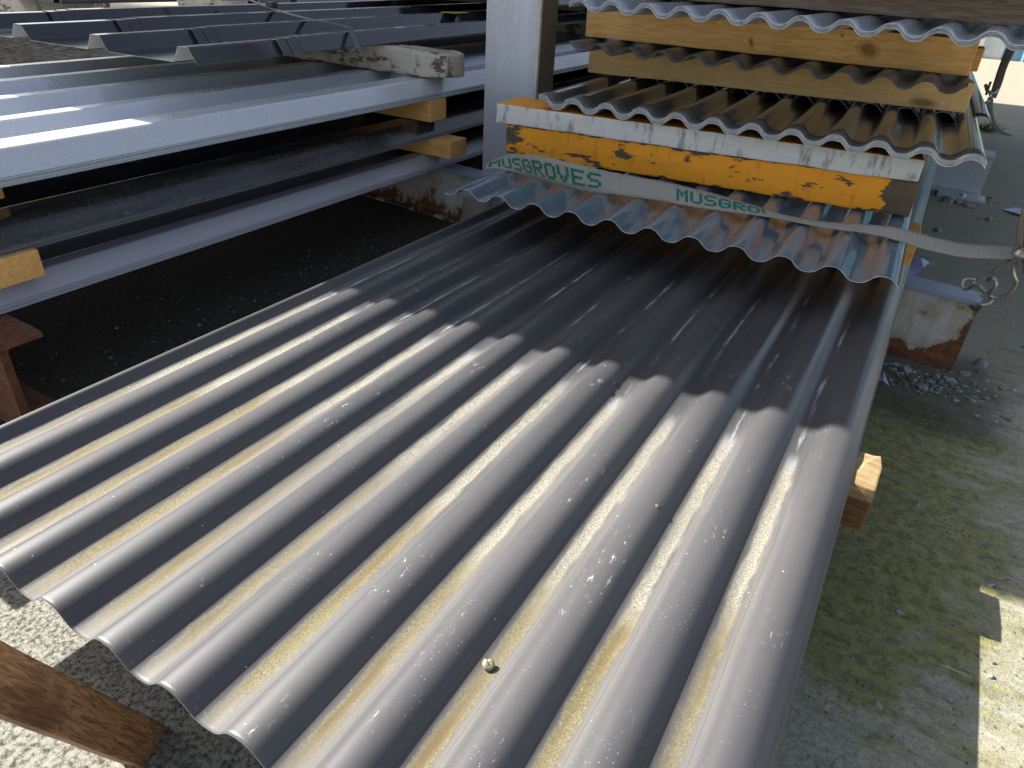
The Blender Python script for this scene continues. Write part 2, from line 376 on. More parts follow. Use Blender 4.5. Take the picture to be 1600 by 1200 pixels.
M['stone_dark'] = mat_simple('dark_grit', (.035, .035, .035), (.16, .155, .14), 90, .85)
M['film'] = mat_simple('lilac_plastic', (.30, .28, .50), (.42, .40, .60), 20, .25)
M['shell'] = mat_simple('snail_shell', (.16, .14, .08), (.36, .33, .22), 260, .4)
M['yellow'] = mat_simple('yellow_paper', (.62, .62, .03), (.70, .70, .06), 40, .7)
M['ink'] = mat_simple('black_ink', (.02, .02, .02), (.04, .04, .04), 40, .7)
M['cladding'] = mat_metal('grey_cladding_paint', (.16, .17, .18), .5, 0, .3)
M['white_clad'] = mat_simple('white_wall_paint', (.50, .53, .55), (.62, .65, .66), 8, .6)
M['blue_clad'] = mat_simple('blue_wall_paint', (.10, .25, .36), (.16, .33, .45), 8, .5)
M['shade_sheet'] = mat_simple('shade_black', (.010, .010, .011), (.030, .029, .028), 26, .95, 0, .006, 0.0)
M['leaf'] = mat_simple('green_weed', (.05, .10, .015), (.16, .20, .04), 60, .7)

# ------------------------------------------------------------------ builders
def tag(o, label=None, cat=None, group=None, kind=None):
    if label: o['label'] = label
    if cat: o['category'] = cat
    if group: o['group'] = group
    if kind: o['kind'] = kind
    return o
def empty(name, loc=(0, 0, 0), rz=0.0):
    o = bpy.data.objects.new(name, None); o.empty_display_size = .05; col.objects.link(o)
    o.location = loc; o.rotation_euler = (0, 0, rz); return o
def mesh(name, verts, faces, mats, parent=None, loc=(0, 0, 0), rz=0.0, smooth=False, fm=None, rot=None):
    me = bpy.data.meshes.new(name); me.from_pydata([tuple(v) for v in verts], [], faces)
    if not isinstance(mats, (list, tuple)): mats = [mats]
    for mm in mats: me.materials.append(mm)
    if fm:
        for p, i in zip(me.polygons, fm): p.material_index = i
    if smooth is True: me.polygons.foreach_set('use_smooth', [True]*len(me.polygons))
    elif smooth: me.polygons.foreach_set('use_smooth', list(smooth))
    me.update()
    o = bpy.data.objects.new(name, me); col.objects.link(o); o.parent = parent
    o.location = loc; o.rotation_euler = rot if rot else (0, 0, rz)
    return o
def bm_obj(name, bm, mat, parent=None, loc=(0, 0, 0), rz=0.0, smooth=False, rot=None):
    me = bpy.data.meshes.new(name); bm.normal_update(); bm.to_mesh(me); bm.free()
    for mm in (mat if isinstance(mat, (list, tuple)) else [mat]): me.materials.append(mm)
    if smooth: me.polygons.foreach_set('use_smooth', [True]*len(me.polygons))
    o = bpy.data.objects.new(name, me); col.objects.link(o); o.parent = parent; o.location = loc
    o.rotation_euler = rot if rot else (0, 0, rz); return o
def board_bm(L, D, H, seed=0, bev=.0025, rough=.0012, seg=24, bow=0.0, chew=None):
    """a sawn board, x 0..L, y 0..D, z 0..H, worn edges and slightly wavy faces"""
    bm = bmesh.new(); rnd = random.Random(seed)
    bmesh.ops.create_cube(bm, size=1.0)
    for v in bm.verts: v.co = Vector(((v.co.x+.5)*L, (v.co.y+.5)*D, (v.co.z+.5)*H))
    es = [e for e in bm.edges]
    if bev: bmesh.ops.bevel(bm, geom=es, offset=bev, segments=2, affect='EDGES', profile=.6)
    n = max(2, seg)
    for i in range(1, n):
        x = L*i/n
        bmesh.ops.bisect_plane(bm, geom=bm.verts[:]+bm.edges[:]+bm.faces[:], plane_co=(x, 0, 0), plane_no=(1, 0, 0))
    for f_ in (.35, .7):
        bmesh.ops.bisect_plane(bm, geom=bm.verts[:]+bm.edges[:]+bm.faces[:], plane_co=(0, D*f_, 0), plane_no=(0, 1, 0))
        bmesh.ops.bisect_plane(bm, geom=bm.verts[:]+bm.edges[:]+bm.faces[:], plane_co=(0, 0, H*f_), plane_no=(0, 0, 1))
    off = Vector((rnd.random()*50, rnd.random()*50, rnd.random()*50))
    for v in bm.verts:
        nn = mnoise.noise_vector(v.co*18+off); v.co += nn*rough
        nn = mnoise.noise_vector(v.co*60+off)
        v.co += nn*rough*.5
        v.co.z += bow*math.sin(math.pi*v.co.x/L)
        if chew: chew(v, off)
    return bm
def board(name, L, D, H, mat, loc, rz=0.0, parent=None, seed=0, **kw):
    rot = kw.pop('rot', None)
    return bm_obj(name, board_bm(L, D, H, seed, **kw), mat, parent, loc, rz, rot=rot)

def wave_z(x):
    return AMP*(1-math.tanh(1.25*math.cos(2*math.pi*x/P))/math.tanh(1.25))
def corr_profile(x0, x1, step=P/16):
    """x from x0 to x1 measured from a valley, z=0 in the valley"""
    n = max(2, int(round((x1-x0)/step))); out = []
    for i in range(n+1):
        x = x0+(x1-x0)*i/n
        out.append((x, wave_z(x)))
    return out
def sheet_mesh(name, prof, L, t, mats, ny=6, wave=0.0, seed=0, parent=None, loc=(0, 0, 0), rz=0.0, smooth=True, back=None, rag=0.0):
    """a folded sheet: prof is the section (x,z), extruded along +y with thickness t; rim faces take the cut edge"""
    n = len(prof); V = []; Fc = []; fm = []; sm = []
    nrm = []
    for i in range(n):
        a = prof[max(0, i-1)]; b = prof[min(n-1, i+1)]
        dx, dz = b[0]-a[0], b[1]-a[1]; l = math.hypot(dx, dz) or 1; nrm.append((-dz/l, dx/l))
    off = Vector((seed*3.7, seed*1.3, 0))
    ys = []
    for j in range(ny+1):
        f_ = j/ny; ys.append(L*(f_**1.5))
    for s in (0, 1):
        for j, y in enumerate(ys):
            for i, (x, z) in enumerate(prof):
                dz = wave*mnoise.noise(Vector((x*5, y*3.5, 0))+off) if wave else 0
                yy = y + (rag*mnoise.noise(Vector((x*40, 3, seed))) if (j == 0 and rag) else 0)
                V.append((x-nrm[i][0]*t*s, yy, z+dz-nrm[i][1]*t*s))
    N1 = n*(ny+1)
    for j in range(ny):
        for i in range(n-1):
            a = j*n+i
            Fc.append((a, a+1, a+n+1, a+n)); fm.append(0); sm.append(smooth)
            b = N1+a
            Fc.append((b, b+n, b+n+1, b+1)); fm.append(2 if back else 0); sm.append(smooth)
    for i in range(n-1):
        Fc.append((i, N1+i, N1+i+1, i+1)); fm.append(1); sm.append(False)
        e = ny*n+i; Fc.append((e, e+1, N1+e+1, N1+e)); fm.append(1); sm.append(False)
    for j in range(ny):
        a = j*n; Fc.append((a, a+n, N1+a+n, N1+a)); fm.append(1); sm.append(False)
        a = j*n+n-1; Fc.append((a, N1+a, N1+a+n, a+n)); fm.append(1); sm.append(False)
    ml = list(mats)+([back] if back else [])
    return mesh(name, V, Fc, ml, parent, loc, rz, sm, fm)

def tube_bm(pts, r, seg=8, bm=None, taper=None, cap=True):
    bm = bm or bmesh.new(); rings = []
    pts = [Vector(p) for p in pts]; up = None
    for i, p in enumerate(pts):
        t = (pts[min(i+1, len(pts)-1)]-pts[max(i-1, 0)]).normalized()
        if up is None:
            up = Vector((0, 0, 1)) if abs(t.z) < .9 else Vector((1, 0, 0))
        a = t.cross(up).normalized(); up = a.cross(t).normalized()
        rr = r if taper is None else taper(i/(len(pts)-1))
        rings.append([bm.verts.new(p+(a*math.cos(2*math.pi*k/seg)+up*math.sin(2*math.pi*k/seg))*rr) for k in range(seg)])
    for A, B in zip(rings, rings[1:]):
        for k in range(seg): bm.faces.new((A[k], A[(k+1) % seg], B[(k+1) % seg], B[k]))
    if cap: bm.faces.new(rings[0][::-1]); bm.faces.new(rings[-1])
    return bm
def smooth_path(pts, n=6, closed=False):
    pts = [Vector(p) for p in pts]; out = []
    N_ = len(pts)
    for i in range(N_-1):
        p0 = pts[max(i-1, 0)]; p1 = pts[i]; p2 = pts[i+1]; p3 = pts[min(i+2, N_-1)]
        for k in range(n):
            t = k/n
            out.append(.5*((2*p1)+(p2-p0)*t+(2*p0-5*p1+4*p2-p3)*t*t+(3*p1-p0-3*p2+p3)*t**3))
    out.append(pts[-1]); return out
def ribbon(name, A, B, t, mat, parent=None, n=8, cross=4, fuzz=0.0, uvlen=True):
    """a strap between two edge paths A and B (lists of points), thickness t"""
    A = smooth_path(A, n); B = smooth_path(B, n); bm = bmesh.new(); uvl = bm.loops.layers.uv.new('UVMap')
    rows = []; s = 0; S = []
    for i in range(len(A)):
        if i: s += ((A[i]+B[i])/2-(A[i-1]+B[i-1])/2).length
        S.append(s)
    for i in range(len(A)):
        j0, j1 = max(i-1, 0), min(i+1, len(A)-1)
        tn = ((A[j1]+B[j1])-(A[j0]+B[j0])).normalized(); w_ = (B[i]-A[i]); nn = tn.cross(w_).normalized()
        top, bot = [], []
        for c in range(cross+1):
            f_ = c/cross; p = A[i].lerp(B[i], f_)
            if fuzz and c in (0, cross): p = p+w_.normalized()*fuzz*(random.random()-.5)
            top.append(bm.verts.new(p+nn*t/2)); bot.append(bm.verts.new(p-nn*t/2))
        rows.append((top, bot))
    def quad(vs, uvs):
        f_ = bm.faces.new(vs)
        for l, uv in zip(f_.loops, uvs): l[uvl].uv = uv
        f_.smooth = True
    for i in range(len(rows)-1):
        (t0, b0), (t1, b1) = rows[i], rows[i+1]
        for c in range(cross):
            u0, u1, v0, v1 = S[i], S[i+1], c/cross, (c+1)/cross
            quad((t0[c], t0[c+1], t1[c+1], t1[c]), ((u0, v0), (u0, v1), (u1, v1), (u1, v0)))
            quad((b0[c], b1[c], b1[c+1], b0[c+1]), ((u0, v0), (u1, v0), (u1, v1), (u0, v1)))
        for c in (0, cross):
            quad((t0[c], t1[c], b1[c], b0[c]) if c == 0 else (t0[c], b0[c], b1[c], t1[c]), ((S[i], 0), (S[i+1], 0), (S[i+1], .1), (S[i], .1)) if c == 0 else ((S[i], 1), (S[i], .9), (S[i+1], .9), (S[i+1], 1)))
    for r_ in (rows[0], rows[-1]):
        vs = r_[0]+r_[1][::-1]; bm.faces.new(vs)
    bmesh.ops.recalc_face_normals(bm, faces=bm.faces[:])
    o = bm_obj(name, bm, mat, parent)
    return o, A, B, S
def box_bm(x0, x1, y0, y1, z0, z1, bm=None, bev=0):
    own = bmesh.new()
    bmesh.ops.create_cube(own, size=1)
    for v in own.verts: v.co = Vector((x0+(v.co.x+.5)*(x1-x0), y0+(v.co.y+.5)*(y1-y0), z0+(v.co.z+.5)*(z1-z0)))
    if bev: bmesh.ops.bevel(own, geom=own.edges[:], offset=bev, segments=2, affect='EDGES')
    if bm is None: return own
    me = bpy.data.meshes.new('tmp'); own.to_mesh(me); own.free(); bm.from_mesh(me); bpy.data.meshes.remove(me); return bm
def prism_x(sec, x0, x1, bm=None, nseg=1):
    """extrude a closed (y,z) section along x"""
    bm = bm or bmesh.new(); rings = []
    for j in range(nseg+1):
        x = x0+(x1-x0)*j/nseg
        rings.append([bm.verts.new((x, y, z)) for y, z in sec])
    n = len(sec)
    for A, B in zip(rings, rings[1:]):
        for k in range(n): bm.faces.new((A[k], B[k], B[(k+1) % n], A[(k+1) % n]))
    bm.faces.new(rings[0]); bm.faces.new(rings[-1][::-1])
    bmesh.ops.recalc_face_normals(bm, faces=bm.faces[:]); return bm

# ------------------------------------------------------------------ ground
def build_ground():
    # one sheet; finely divided near the camera so the concrete is not dead flat
    xs = [-300, -60, -20, -8, -4]+[-2.4+.06*i for i in range(57)]+[1.5, 3, 8, 20, 60, 300]
    ys = [-300, -60, -20, -6, -2, -.6]+[0+.06*i for i in range(64)]+[4.2, 5, 6, 7.5, 9, 14, 30, 90, 300]
    V = [(x, y, .0035*mnoise.noise(Vector((x*2.5, y*2.5, 0)))*(1 if abs(x) < 3 and -1 < y < 4 else 0)) for y in ys for x in xs]
    n = len(xs)
    Fc = [(j*n+i, j*n+i+1, (j+1)*n+i+1, (j+1)*n+i) for j in range(len(ys)-1) for i in range(n-1)]
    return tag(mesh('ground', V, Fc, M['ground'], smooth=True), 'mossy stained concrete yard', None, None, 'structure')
build_ground()

# ------------------------------------------------------------------ supports
def ibeam(name, length, h, b, tf, tw, mat, loc, rz, label, cat, topmat=None, cope=0.0, lip=True, group=None, webpos=.5):
    t = empty(name, loc, rz)
    bm = bmesh.new()
    # local: x from -length to 0 (its end), y 0 front .. b back, z 0..h
    web0 = b*webpos-tw/2; web1 = b*webpos+tw/2; fr = .010
    sec = [(web0, h-tf-fr), (web0, tf+fr), (web0-fr*.35, tf+fr*.35), (web0-fr, tf), (web1+fr, tf), (web1+fr*.35, tf+fr*.35), (web1, tf+fr), (web1, h-tf-fr), (web1+fr*.3, h-tf-fr*.3), (web1+fr, h-tf), (web0-fr, h-tf), (web0-fr*.3, h-tf-fr*.3)]
    prism_x(sec, -length, -cope, bm, 12)
    wb = bm_obj('web', bm, mat, t)
    bm = box_bm(-length, -cope, 0, b, 0, tf-.0005, bev=.0015); bm_obj('bottom_flange', bm, mat, t)
    bm = box_bm(-length, 0, 0, b, h-tf+.0005, h, bev=.0015); bm_obj('top_flange', bm, topmat or mat, t)
    return tag(t, label, cat, group)
YAW = -0.105
bx, by = .166, 1.484
ibeam('steel_beam', 3.2, .148, .062, .009, .007, M['white_beam'], (bx, by, 0), YAW,
      'white painted steel beam with rusty foot, its end sticking out right of the dark sheet', 'beam', M['white_beam_blue'])
ibeam('steel_beam', 2.6, .146, .070, .012, .012, M['rust'], (-1.055, .398, 0), -.02,
      'brown rusted steel beam end under the lowest pack at the left edge', 'beam', None, cope=.012, webpos=.24)
ibeam('steel_beam', 3.4, .148, .10, .009, .007, M['silver_beam'], (.205, 3.02, 0), -.02,
      'silver painted steel beam further back behind the white beam', 'beam')
# foot plate with a bolt on the silver beam
t = empty('beam_foot', (.20, 2.985, 0)); tag(t, 'small silver foot plate with a bolt at the far beam end', 'foot plate')
bm_obj('plate', box_bm(-.13, .02, -.05, .03, 0.002, .012, bev=.002), M['galv'], t)
bm = tube_bm([(-.05, -.02, .010), (-.05, -.02, .022)], .011, 6); bm_obj('bolt', bm, M['galv'], t)

# H column between the two stacks
def column():
    t = empty('steel_post', (-1.02, 1.63, 0)); tag(t, 'pale galvanised steel post standing between the left and right stacks', 'post')
    H = 1.6
    bm_obj('front_flange', box_bm(0, .143, 0, .009, 0, H, bev=.001), M['galv_post'], t)
    bm_obj('flange_edge', box_bm(.1435, .1475, -.0005, .0095, 0.001, H-.001), M['cream_edge'], t)
    bm_obj('web', box_bm(.066, .074, .0095, .0905, 0, H-.01), M['galv_dark'], t)  # shade of the recess put into the colour of web and rear flange
    bm_obj('rear_flange', box_bm(0, .143, .091, .100, 0, H-.002, bev=.001), M['galv_dark'], t)
    bm_obj('recess_fill', box_bm(.0745, .141, .0095, .0905, 0, H-.02), M['galv_dark'], t)  # dark block in place of the shaded hollow between the flanges
column()

# bearer blocks under the long dark sheet
def chew_end(v, off):
    if v.co.x > .40 and v.co.z > .045 and v.co.y > .03:
        v.co.z -= abs(mnoise.noise(v.co*55+off))*.008
        v.co.x -= abs(mnoise.noise(v.co*70+off))*.010
o = board('timber_bearer', .45, .078, .062, [M['pine_dark']], (-.386, .775, .088), -.02, seed=3, chew=chew_end, rough=.0018, seg=40)
tag(o, 'short brown timber block with pale top under the right edge of the dark sheet', 'timber')
# pale weathered upper layer of that block is the same board; a hidden sleeper carries it
board_o = board('timber_sleeper', .75, .09, .086, M['old_wood'], (-.80, .77, 0), 0, seed=4)
tag(board_o, 'hidden grey sleeper lying on the ground under the dark sheet', 'timber')
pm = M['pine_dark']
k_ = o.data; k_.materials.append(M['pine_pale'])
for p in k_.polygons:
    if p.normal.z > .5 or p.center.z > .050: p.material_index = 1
o2 = board('timber_bearer', .78, .07, .030, M['old_wood'], (-.80, .26, .116), 0, seed=9)
tag(o2, 'grey timber hidden under the near end of the dark sheet', 'timber')
o3 = board('timber_sleeper', .70, .07, .116, M['old_wood'], (-.78, .262, 0), 0, seed=10)
tag(o3, 'grey sleeper lying under the near end of the dark sheet', 'timber')

# ------------------------------------------------------------------ the long dark sheet
XV = -.0309   # its last valley
prof = [(x, z) for x, z in corr_profile(-.788, .067, P/20)]
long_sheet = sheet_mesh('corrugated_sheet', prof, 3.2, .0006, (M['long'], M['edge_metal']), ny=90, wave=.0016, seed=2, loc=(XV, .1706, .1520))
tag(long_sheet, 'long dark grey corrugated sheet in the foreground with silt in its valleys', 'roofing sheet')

# ------------------------------------------------------------------ right hand stack
ORD = ('', 'second', 'third', 'fourth', 'fifth', 'sixth', 'seventh', 'eighth', 'ninth', 'tenth')
def lab3(labels, i, n):
    return labels[0] if i == 0 else (labels[2] if i == n-1 else labels[1].replace('#', ORD[i]))
def corr_pack(n, x0v, xa, xb, y0, z0, rz, L, mats, pitch, labels, cat='roofing sheet', group=None, seed=0, ny=14, wave=.0008, jy=.002, jx=.0006, t=.0006, name='corrugated_sheet'):
    """n nested sheets; the valley origin is x0v at the front edge y0"""
    rnd = random.Random(seed); out = []
    for i in range(n):
        pr = corr_profile(xa, xb)
        o = sheet_mesh(name, pr, L, t, mats, ny=ny, wave=wave, seed=seed, loc=(x0v+rnd.uniform(-jx, jx), y0+rnd.uniform(-jy, jy), z0+i*pitch), rz=rz)
        if isinstance(labels, str): lb = labels
        else: lb = lab3(labels, i, n)
        tag(o, lb, cat, group); out.append(o)
    return out

# bearers lying on the long sheet, under the short one
o = board('timber_bearer', .88, .09, .062, M['pine_orange'], (-.845, 1.512, .1715), .03, seed=21)
tag(o, 'orange stained timber wedged under the glossy short sheet', 'timber')
# short glossy sheet
corr_pack(1, -.8006, -.012, .823, 1.154, .2424, .027, 2.4, (M['steel_blue'], M['edge_metal']), .0016,
          'glossy blue grey corrugated sheet poking out under the orange beam', seed=5, wave=.0015, ny=60)
# orange and white timbers
AY = .100
def yr(x, y0, s): return y0+s*x
o = board('painted_beam', .858, .095, .066, M['orange'], (-.850, 1.456, .2625), AY, seed=31, rough=.0022, seg=60, bev=.004)
tag(o, 'chipped orange painted beam lying on the glossy short sheet', 'timber')
plank = empty('painted_plank', (-.872, 1.447, .3295), AY)
o = bm_obj('board', board_bm(.876, .115, .041, 32, rough=.0016, seg=60, bev=.003), [M['white_wood'], M['orange_top']], plank)
for p in o.data.polygons:
    if p.normal.z > .7 and abs(p.normal.y) < .5: p.material_index = 1
tag(plank, 'worn white plank with an orange top lying on the orange beam', 'timber')
# pack on the white plank
corr_pack(8, -.7281, -.045, .822, 1.4606, .3735, .040, 3.3, (M['dark_brown'], M['edge_metal']), .0015,
          ('lowest sheet of the eight nested on the white plank', '# sheet up from the bottom of the pack on the white plank', 'topmost sheet of the glossy dark pack on the white plank'),
          group='glossy dark sheets nested on the white plank', seed=6, jy=.0025)
Z1 = .3735+8*.0015
# second start of sheets further back on that pack
corr_pack(2, -.719, -.030, .822, 1.905, Z1+.0015, .045, 2.8, (M['navy_black'], M['film']), .0016,
          ('lower of two sheets with a lilac edge set back under the lower pine bearer', '', 'upper of two sheets with a lilac edge set back under the lower pine bearer'), seed=8)
Z1 += .0035
# lower pine bearer
o = board('timber_bearer', .885, .09, .468-(Z1+.0172), M['pine_plain'], (-.833, 1.838, Z1+.0172), .125, seed=41, seg=30)
tag(o, 'lower fresh pine bearer with plain face between two corrugated packs', 'timber', 'pine bearers in the right hand stack')
# thin middle pack
corr_pack(3, -.7651, -.035, .792, 1.641, .4735, .0055, 3.0, (M['mid_grey'], M['black']), .0014,
          ('lowest of three thin grey sheets between the pine bearers', 'middle of three thin grey sheets between the pine bearers', 'topmost of three thin grey sheets between the pine bearers'),
          group='thin grey sheets between the pine bearers', seed=9)
Z2 = .4735+3*.0014+.0172
o = board('timber_bearer', .845, .09, .560-Z2, M['pine_knot'], (-.822, 1.775, Z2), .012, seed=43, seg=30)
tag(o, 'upper orange pine bearer with a big knot under the top pack', 'timber', 'pine bearers in the right hand stack')
o = board('timber_offcut', .30, .075, .045, M['pine'], (-.262, 1.885, Z2), .02, seed=44)
tag(o, 'pale pine offcut end sticking out behind the upper bearer', 'timber')
# top pack
corr_pack(5, -.6889, -.060, .880, 1.524, .5640, -.045, 3.0, (M['pale_grey'], M['edge_metal']), .0019,
          ('lowest of the pale blue grey sheets under the grey timber', '# pale blue grey sheet up from the bottom of the top pack', 'topmost pale blue grey sheet under the grey timber'),
          group='pale blue grey sheets of the top pack', seed=10, jy=.004)
Z3 = .5640+5*.0019+.0172
o = board('old_timber', 1.25, .10, .052, M['old_wood'], (-1.165, 1.735, Z3), .012, seed=51, rough=.002, seg=30)
tag(o, 'weathered grey brown timber lying across the top pack', 'timber')
corr_pack(3, -.62, -.06, .86, 1.66, Z3+.053, .0, 2.6, (M['black'], M['black']), .0016,
          ('lowest of three black sheets lying on the weathered timber', 'middle of three black sheets lying on the weathered timber', 'topmost of three black sheets lying on the weathered timber'),
          group='black sheets on the weathered timber', seed=11)

# unseen layers added above the frame to darken what the sheets reflect
zz_ = Z3+.053+.0035+.0172
for i in range(4):
    o = board('timber_bearer', .86, .09, .070, M['pine'] if i % 2 else M['old_wood'], (-.80, 1.80, zz_), .01, seed=55+i, seg=12)
    tag(o, '%s added unseen bearer above the right stack' % ('first', 'second', 'third', 'fourth')[i], 'timber'); zz_ += .070
    corr_pack(2, -.70, -.05, .84, 1.62+.03*i, zz_+.001, 0, 2.6, (M['mid_grey'] if i % 2 else M['navy_black'], M['edge_metal']), .0016,
              ('lower unseen sheet on the %s added bearer' % ('first', 'second', 'third', 'fourth')[i], '', 'upper unseen sheet on the %s added bearer' % ('first', 'second', 'third', 'fourth')[i]), seed=60+i, ny=4)
    zz_ += .0015+.0172+.0035

# ------------------------------------------------------------------ left hand stack
def trap_profile(ribs, pitch, tw, web, h, tail, lead=0.0, tw0=None):
    """section running left from the right hand edge at x=0 (edge lies in a pan); sorted by rising x"""
    pts = [(0.0, 0.0)]
    x = -lead
    if lead: pts.append((x, 0))
    for i in range(ribs):
        r = -lead-i*pitch
        if i: pts += [(r, 0)]
        tt = tw0 if (tw0 and i == 0) else tw
        pts += [(r-web, h), (r-web-tt, h), (r-web-tt-web, 0)]
    pts.append((pts[-1][0]-tail, 0))
    pts = pts[::-1]
    # small radii at the folds
    out = []
    for i, p in enumerate(pts):
        if 0 < i < len(pts)-1:
            a = Vector(pts[i-1]); b = Vector(p); c = Vector(pts[i+1]); r = .0035
            out.append(tuple(b+(a-b).normalized()*r)); out.append(tuple(b*.6+(b+(a-b).normalized()*r)*.2+(b+(c-b).normalized()*r)*.2)); out.append(tuple(b+(c-b).normalized()*r))
        else: out.append(p)
    return out
def trap_pack(n, x, y0, z0, rz, L, prof, mats, pitch, labels, group, seed, t=.0006, name='ribbed_sheet', jy=.006, jx=.0009, back=None, ny=10, step=None):
    rnd = random.Random(seed); out = []
    for i in range(n):
        o = sheet_mesh(name, prof, L, t, mats, ny=ny, wave=.0007, seed=seed, back=back, smooth=False,
                       loc=(x+rnd.uniform(-jx, jx), y0+rnd.uniform(-jy, jy)+(step(i) if step else 0), z0+i*pitch), rz=rz)
        tag(o, lab3(labels, i, n), 'roofing sheet', group); out.append(o)
    return out
YL = .20
profC = trap_profile(5, .186, .034, .031, .033, .03, tw0=.058)
profA = trap_profile(5, .186, .034, .028, .026, .03)
trap_pack(9, -1.144, YL, .1490, 0, 4.4, profA, (M['lilac'], M['navy_black']), .0015,
          ('lowest sheet of the bottom ribbed pack on the rusty beam', '# lilac grey ribbed sheet up from the bottom of the bottom pack', 'topmost lilac grey sheet of the bottom ribbed pack'),
          'lilac grey ribbed sheets of the bottom pack', 12)
ZA = .149+9*.0015+.026
trap_pack(7, -1.146, YL+.02, .2330, 0, 4.3, profC, (M['black'], M['edge_metal']), .0015,
          ('lowest sheet of the black ribbed pack between the two pine spacers', '# black ribbed sheet up from the bottom of the middle left pack', 'topmost black sheet of the middle left pack'),
          'black ribbed sheets of the middle pack', 13, t=.0011)
ZB = .233+7*.0015+.033
trap_pack(10, -1.144, YL-.01, .3300, 0, 4.5, profC, (M['silver'], M['black']), .0015,
          ('lowest sheet of the silver blue ribbed pack', '# silver blue ribbed sheet up from the bottom of its pack', 'topmost silver blue ribbed sheet with sunlit crests'),
          'silver blue ribbed sheets of the upper left pack', 14)
ZC = .330+10*.0015+.033
# pine spacers between the packs
for (y, z, h, pr, lb) in ((1.560, ZB, .3295-ZB, -1.140, 'pine spacer block under the silver blue pack beside the post'),
                          (1.575, ZA, .2325-ZA, -1.085, 'pine spacer block under the black pack beside the post'),
                          (.462, ZA, .2325-ZA, -1.138, 'pine spacer block at the left edge above the rusty beam'),
                          (.500, ZB, .3295-ZB, -1.27, 'dark recessed pine spacer under the silver blue pack')):
    o = board('timber_spacer', .82, .075, h, M['pine'], (pr-.82, y, z), 0.0, seed=int(y*100+z*1000), seg=16)
    tag(o, lb, 'timber', 'pine spacers in the left hand stack')
# old flaking white timber on the silver pack
def round_end(v, off):
    if v.co.x > .80:
        d = (v.co.x-.80)/.03
        v.co.y = .045+(v.co.y-.045)*(1-.10*d); v.co.z = .03+(v.co.z-.03)*(1-.10*d)
o = board('painted_timber', .83, .095, .062, M['flaky_white'], (-1.108-.83, 1.605, ZC+.0005), -.03, seed=61, chew=round_end, rough=.0035, bev=.008, seg=50)
tag(o, 'old square timber with flaking cream paint lying on the silver blue pack', 'timber')
o = board('painted_timber', .83, .095, .062, M['flaky_white'], (-1.35-.83, 3.2, ZC+.0005), -.03, seed=62, rough=.0035, bev=.008)
tag(o, 'far flaking timber under the dark ribbed pack', 'timber')
# dark ribbed pack lying on it
profD = trap_profile(4, .262, .028, .019, .030, .02)
ZD = ZC+.064
dk = trap_pack(4, -1.290, .998, ZD, .045, 3.6, profD, (M['navy_black'], M['cream']), .0016,
          ('lowest dark ribbed sheet, cream inside, jutting out furthest over the flaking timber', '# dark ribbed sheet up in the banded pack', 'topmost dark ribbed sheet under the plastic band'),
          'dark ribbed sheets on the flaking timber', 15, back=M['cream'], step=lambda i: 0 if i < 1 else .20+.03*i, jy=.002)
# neighbouring packs behind, further left
profE = trap_profile(4, .262, .034, .026, .046, .02)
trap_pack(4, -2.75, 2.75, .40, .03, 3.4, profE, (M['navy_black'], M['edge_metal']), .0016,
          ('lowest sheet of the far dark pack behind the left stack', '# sheet up in the far dark pack behind the left stack', 'topmost sheet of the far dark pack behind the left stack'),
          'far dark sheets behind the left stack', 16)
trap_pack(3, -1.30, 2.55, ZD+.075, .04, 2.6, trap_profile(4, .25, .03, .026, .040, .02), (M['black'], M['edge_metal']), .0016,
          ('lowest of three black sheets stacked further back on the dark ribbed pack', 'middle of three black sheets stacked further back on the dark ribbed pack', 'topmost of three black sheets further back on the dark ribbed pack'),
          'black sheets further back on the left stack', 17)
o = board('timber_spacer', 1.0, .07, .026, M['old_wood'], (-2.33, 2.75, ZD+.0485), .04, seed=71)
tag(o, 'flat grey timber under the black sheets far back on the left stack', 'timber')
for i, (x, y) in enumerate(((-4.1, 3.1), (-4.1, 4.9))):
    o = board('timber_bearer', 1.35, .10, .395, M['flaky_white'], (x, y, 0), .02, seed=80+i, rough=.003, bev=.006)
    tag(o, 'cream timber crib carrying the %s end of the far dark pack' % ('near' if i == 0 else 'far'), 'timber')

# dark sheet added over sunlit ground, its black standing in for shade
def shade_sheet():
    V = []; Fc = []; nx, ny = 70, 60
    for j in range(ny+1):
        for i in range(nx+1):
            x = -5.6+3.5*i/nx; y = .75+3.0*j/ny
            e = min(i, nx-i, j, ny-j)
            z = .10+.010*mnoise.noise(Vector((x*2, y*6, 0)))+.006*mnoise.noise(Vector((x*5, y*22, 3)))+.003*mnoise.noise(Vector((x*30, y*60, 5)))
            V.append((x, y, z if e > 1 else (.05 if e == 1 else .004)))
    for j in range(ny):
        for i in range(nx): a = j*(nx+1)+i; Fc.append((a, a+1, a+nx+2, a+nx+1))
    c = (-3.85, 2.25, 0); V = [(v[0]-c[0], v[1]-c[1], v[2]) for v in V]
    tag(mesh('ground_shade_sheet', V, Fc, M['shade_sheet'], None, c), 'added wrinkled dark sheet standing in for shaded ground behind the silver blue pack', 'sheeting')
shade_sheet()

